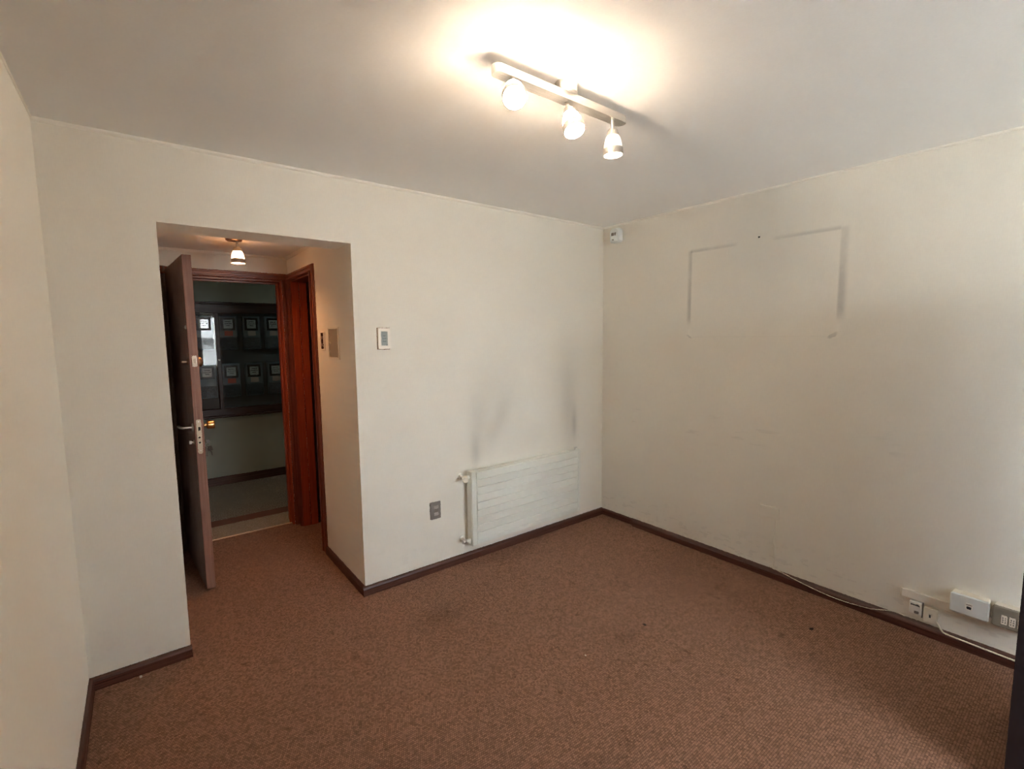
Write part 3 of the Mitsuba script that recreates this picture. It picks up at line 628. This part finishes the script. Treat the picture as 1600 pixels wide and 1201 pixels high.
for r, zc in enumerate((1.690, 1.196)):
    for c, xc in enumerate(cols):
        sk = 'white' if c == 0 else ('red' if c == 1 else 'grey')
        e = thing('electric_meter', f'dark electricity meter with {"pale display" if c == 0 else sk + " sticker"}, {WHERE[(xc, r)]}', 'electricity meter', 'electricity meters in the corridor cabinet')
        put('case', join(rb(xc - .084, xc + .084, back - .040, back, zc - .265, zc + .085, .006)), 'm_meter', e)
        put('terminal_cover', rb(xc - .078, xc + .078, back - .046, back - .039, zc - .255, zc - .140, .003), 'm_meter_back', e)
        put('window_bezel', slab(sbox(xc - .058, zc - .062, xc + .058, zc + .060).buffer(.004).difference(sbox(xc - .042, zc - .046, xc + .042, zc + .044)), 'y', back - .048, back - .039), 'm_meter_bezel', e)
        w = put('window', rb(xc - .043, xc + .043, back - .044, back - .039, zc - .047, zc + .045, .001), 'm_label_white' if c == 0 else 'm_meter_window', e)
        for q, (hw, dz) in enumerate(((.028, .022), (.034, .002), (.020, -.018))):
            put('dial_line', rb(xc - hw, xc + hw, back - .0446, back - .0438, zc + dz - .0035, zc + dz + .0035, 0), 'm_ink', w)
        if c > 0:
            put('sticker', rb(xc - .036, xc + .040, back - .0412, back - .0398, zc - .122, zc - .072, .0003), 'm_sticker_red' if c == 1 else 'm_sticker', e)
        put('seal', rb(xc - .012, xc + .012, back - .049, back - .045, zc - .205, zc - .190, .002), 'm_meter', e)

# ceiling lamp added out of sight to brighten the corridor, right of the doorway
ft = thing('corridor_added_light', 'round glowing ceiling light added out of sight to brighten the corridor, right of the entrance', 'ceiling light')
put('base', aim(lathe([(0, 0), (.15, 0), (.15, .03), (0, .03)], 32), (2.30, 2.30, 2.47), (0, 0, 1)), 'm_white', ft, smooth=35)
scene[ft + '__diffuser'] = mikit.ply(aim(lathe([(0, -.05), (.07, -.044), (.12, -.022), (.14, 0), (0, 0)][::-1], 32), (2.30, 2.30, 2.469), (0, 0, 1)), 'm_frosted', smooth=True, emitter=glow(CORR * np.array([0.80, 1.0, 0.90])))

# ================================================================ WINDOW BEHIND THE CAMERA, DARK CABINET AT THE RIGHT EDGE
yf0, yf1 = YF - .10, YF - .05
for i, (a, b) in enumerate(WINS):
    w1 = struct(f'window_{i + 1}', 'window in the wall behind the camera')
    for x in (a, b - .05):
        put('frame_stile', rb(x, x + .05, yf0, yf1, WZ0, WZ1, .003), 'm_white', w1)
    put('frame_stile', rb((a + b) / 2 - .025, (a + b) / 2 + .025, yf0, yf1, WZ0 + .05, WZ1 - .05, .003), 'm_white', w1)
    put('frame_rail', rb(a + .05, b - .05, yf0, yf1, WZ1 - .05, WZ1, .003), 'm_white', w1)
    put('frame_rail', rb(a + .05, b - .05, yf0, yf1, WZ0, WZ0 + .05, .003), 'm_white', w1)
    put('sill_board', rb(a - .04, b + .04, YF - .05, YF + .10, WZ0 - .03, WZ0, .004), 'm_white', w1)
cb = thing('tall_cabinet', 'nearly black tall cabinet standing at the right edge of the view', 'cabinet')
KX0, KX1, KY0, KY1, KZ = 2.45, 2.95, -2.94, -2.540, 1.72
put('side_panel', rb(KX0, KX0 + .02, KY0, KY1, .0, KZ - .02, .0015), 'm_black', cb)
put('side_panel', rb(KX1 - .02, KX1, KY0, KY1, .0, KZ - .02, .0015), 'm_black', cb)
put('top', rb(KX0, KX1, KY0, KY1, KZ - .02, KZ, .0015), 'm_black', cb)
put('back_panel', rb(KX0 + .02, KX1 - .02, KY1 - .012, KY1 - .002, .02, KZ - .02, .001), 'm_black', cb)
put('plinth', rb(KX0 + .02, KX1 - .02, KY0 + .03, KY1 - .014, .0, .07, .001), 'm_black', cb)
for a, b, hx in ((KX0 + .022, KX1 - .022, -.08),):
    k = put('door', rb(a, b, KY0, KY0 + .018, .075, KZ - .022, .0015), 'm_black', cb)
    put('handle', cyl(((KX0 + KX1) / 2 + hx, KY0 - .02, .85), ((KX0 + KX1) / 2 + hx, KY0 - .02, 1.0), .006, 12), 'm_silver', k)

# ================================================================ CRUMBS ON THE CARPET
def scrap(c, r, seed):
    m = trimesh.creation.icosphere(subdivisions=1, radius=1.0)
    rs = np.random.RandomState(seed)
    m.vertices *= (0.7 + 0.6 * rs.rand(len(m.vertices), 1)) * np.array(r)
    m.apply_translation(np.array(c) + [0, 0, r[2] * .7])
    return m
tag(put('paper_scrap', scrap((.176, -.035, .0), (.005, .009, .004), 1), 'm_crumb'), 'white scrap on the carpet by the baseboard left of the passage', 'scrap', 'scraps on the carpet')
tag(put('paper_scrap', scrap((1.863, -1.199, .0), (.004, .004, .003), 2), 'm_crumb'), 'tiny white scrap in the middle of the carpet', 'scrap', 'scraps on the carpet')
tag(put('dirt_clump', scrap((2.926, -1.789, .0), (.012, .009, .004), 3), 'm_debris'), 'small dark clump of dirt on the carpet near the right wall', 'dirt', 'dirt clumps on the carpet')
tag(put('dirt_clump', scrap((2.286, -1.224, .0), (.006, .010, .003), 4), 'm_debris'), 'small dark clump of dirt in the middle of the carpet', 'dirt', 'dirt clumps on the carpet')
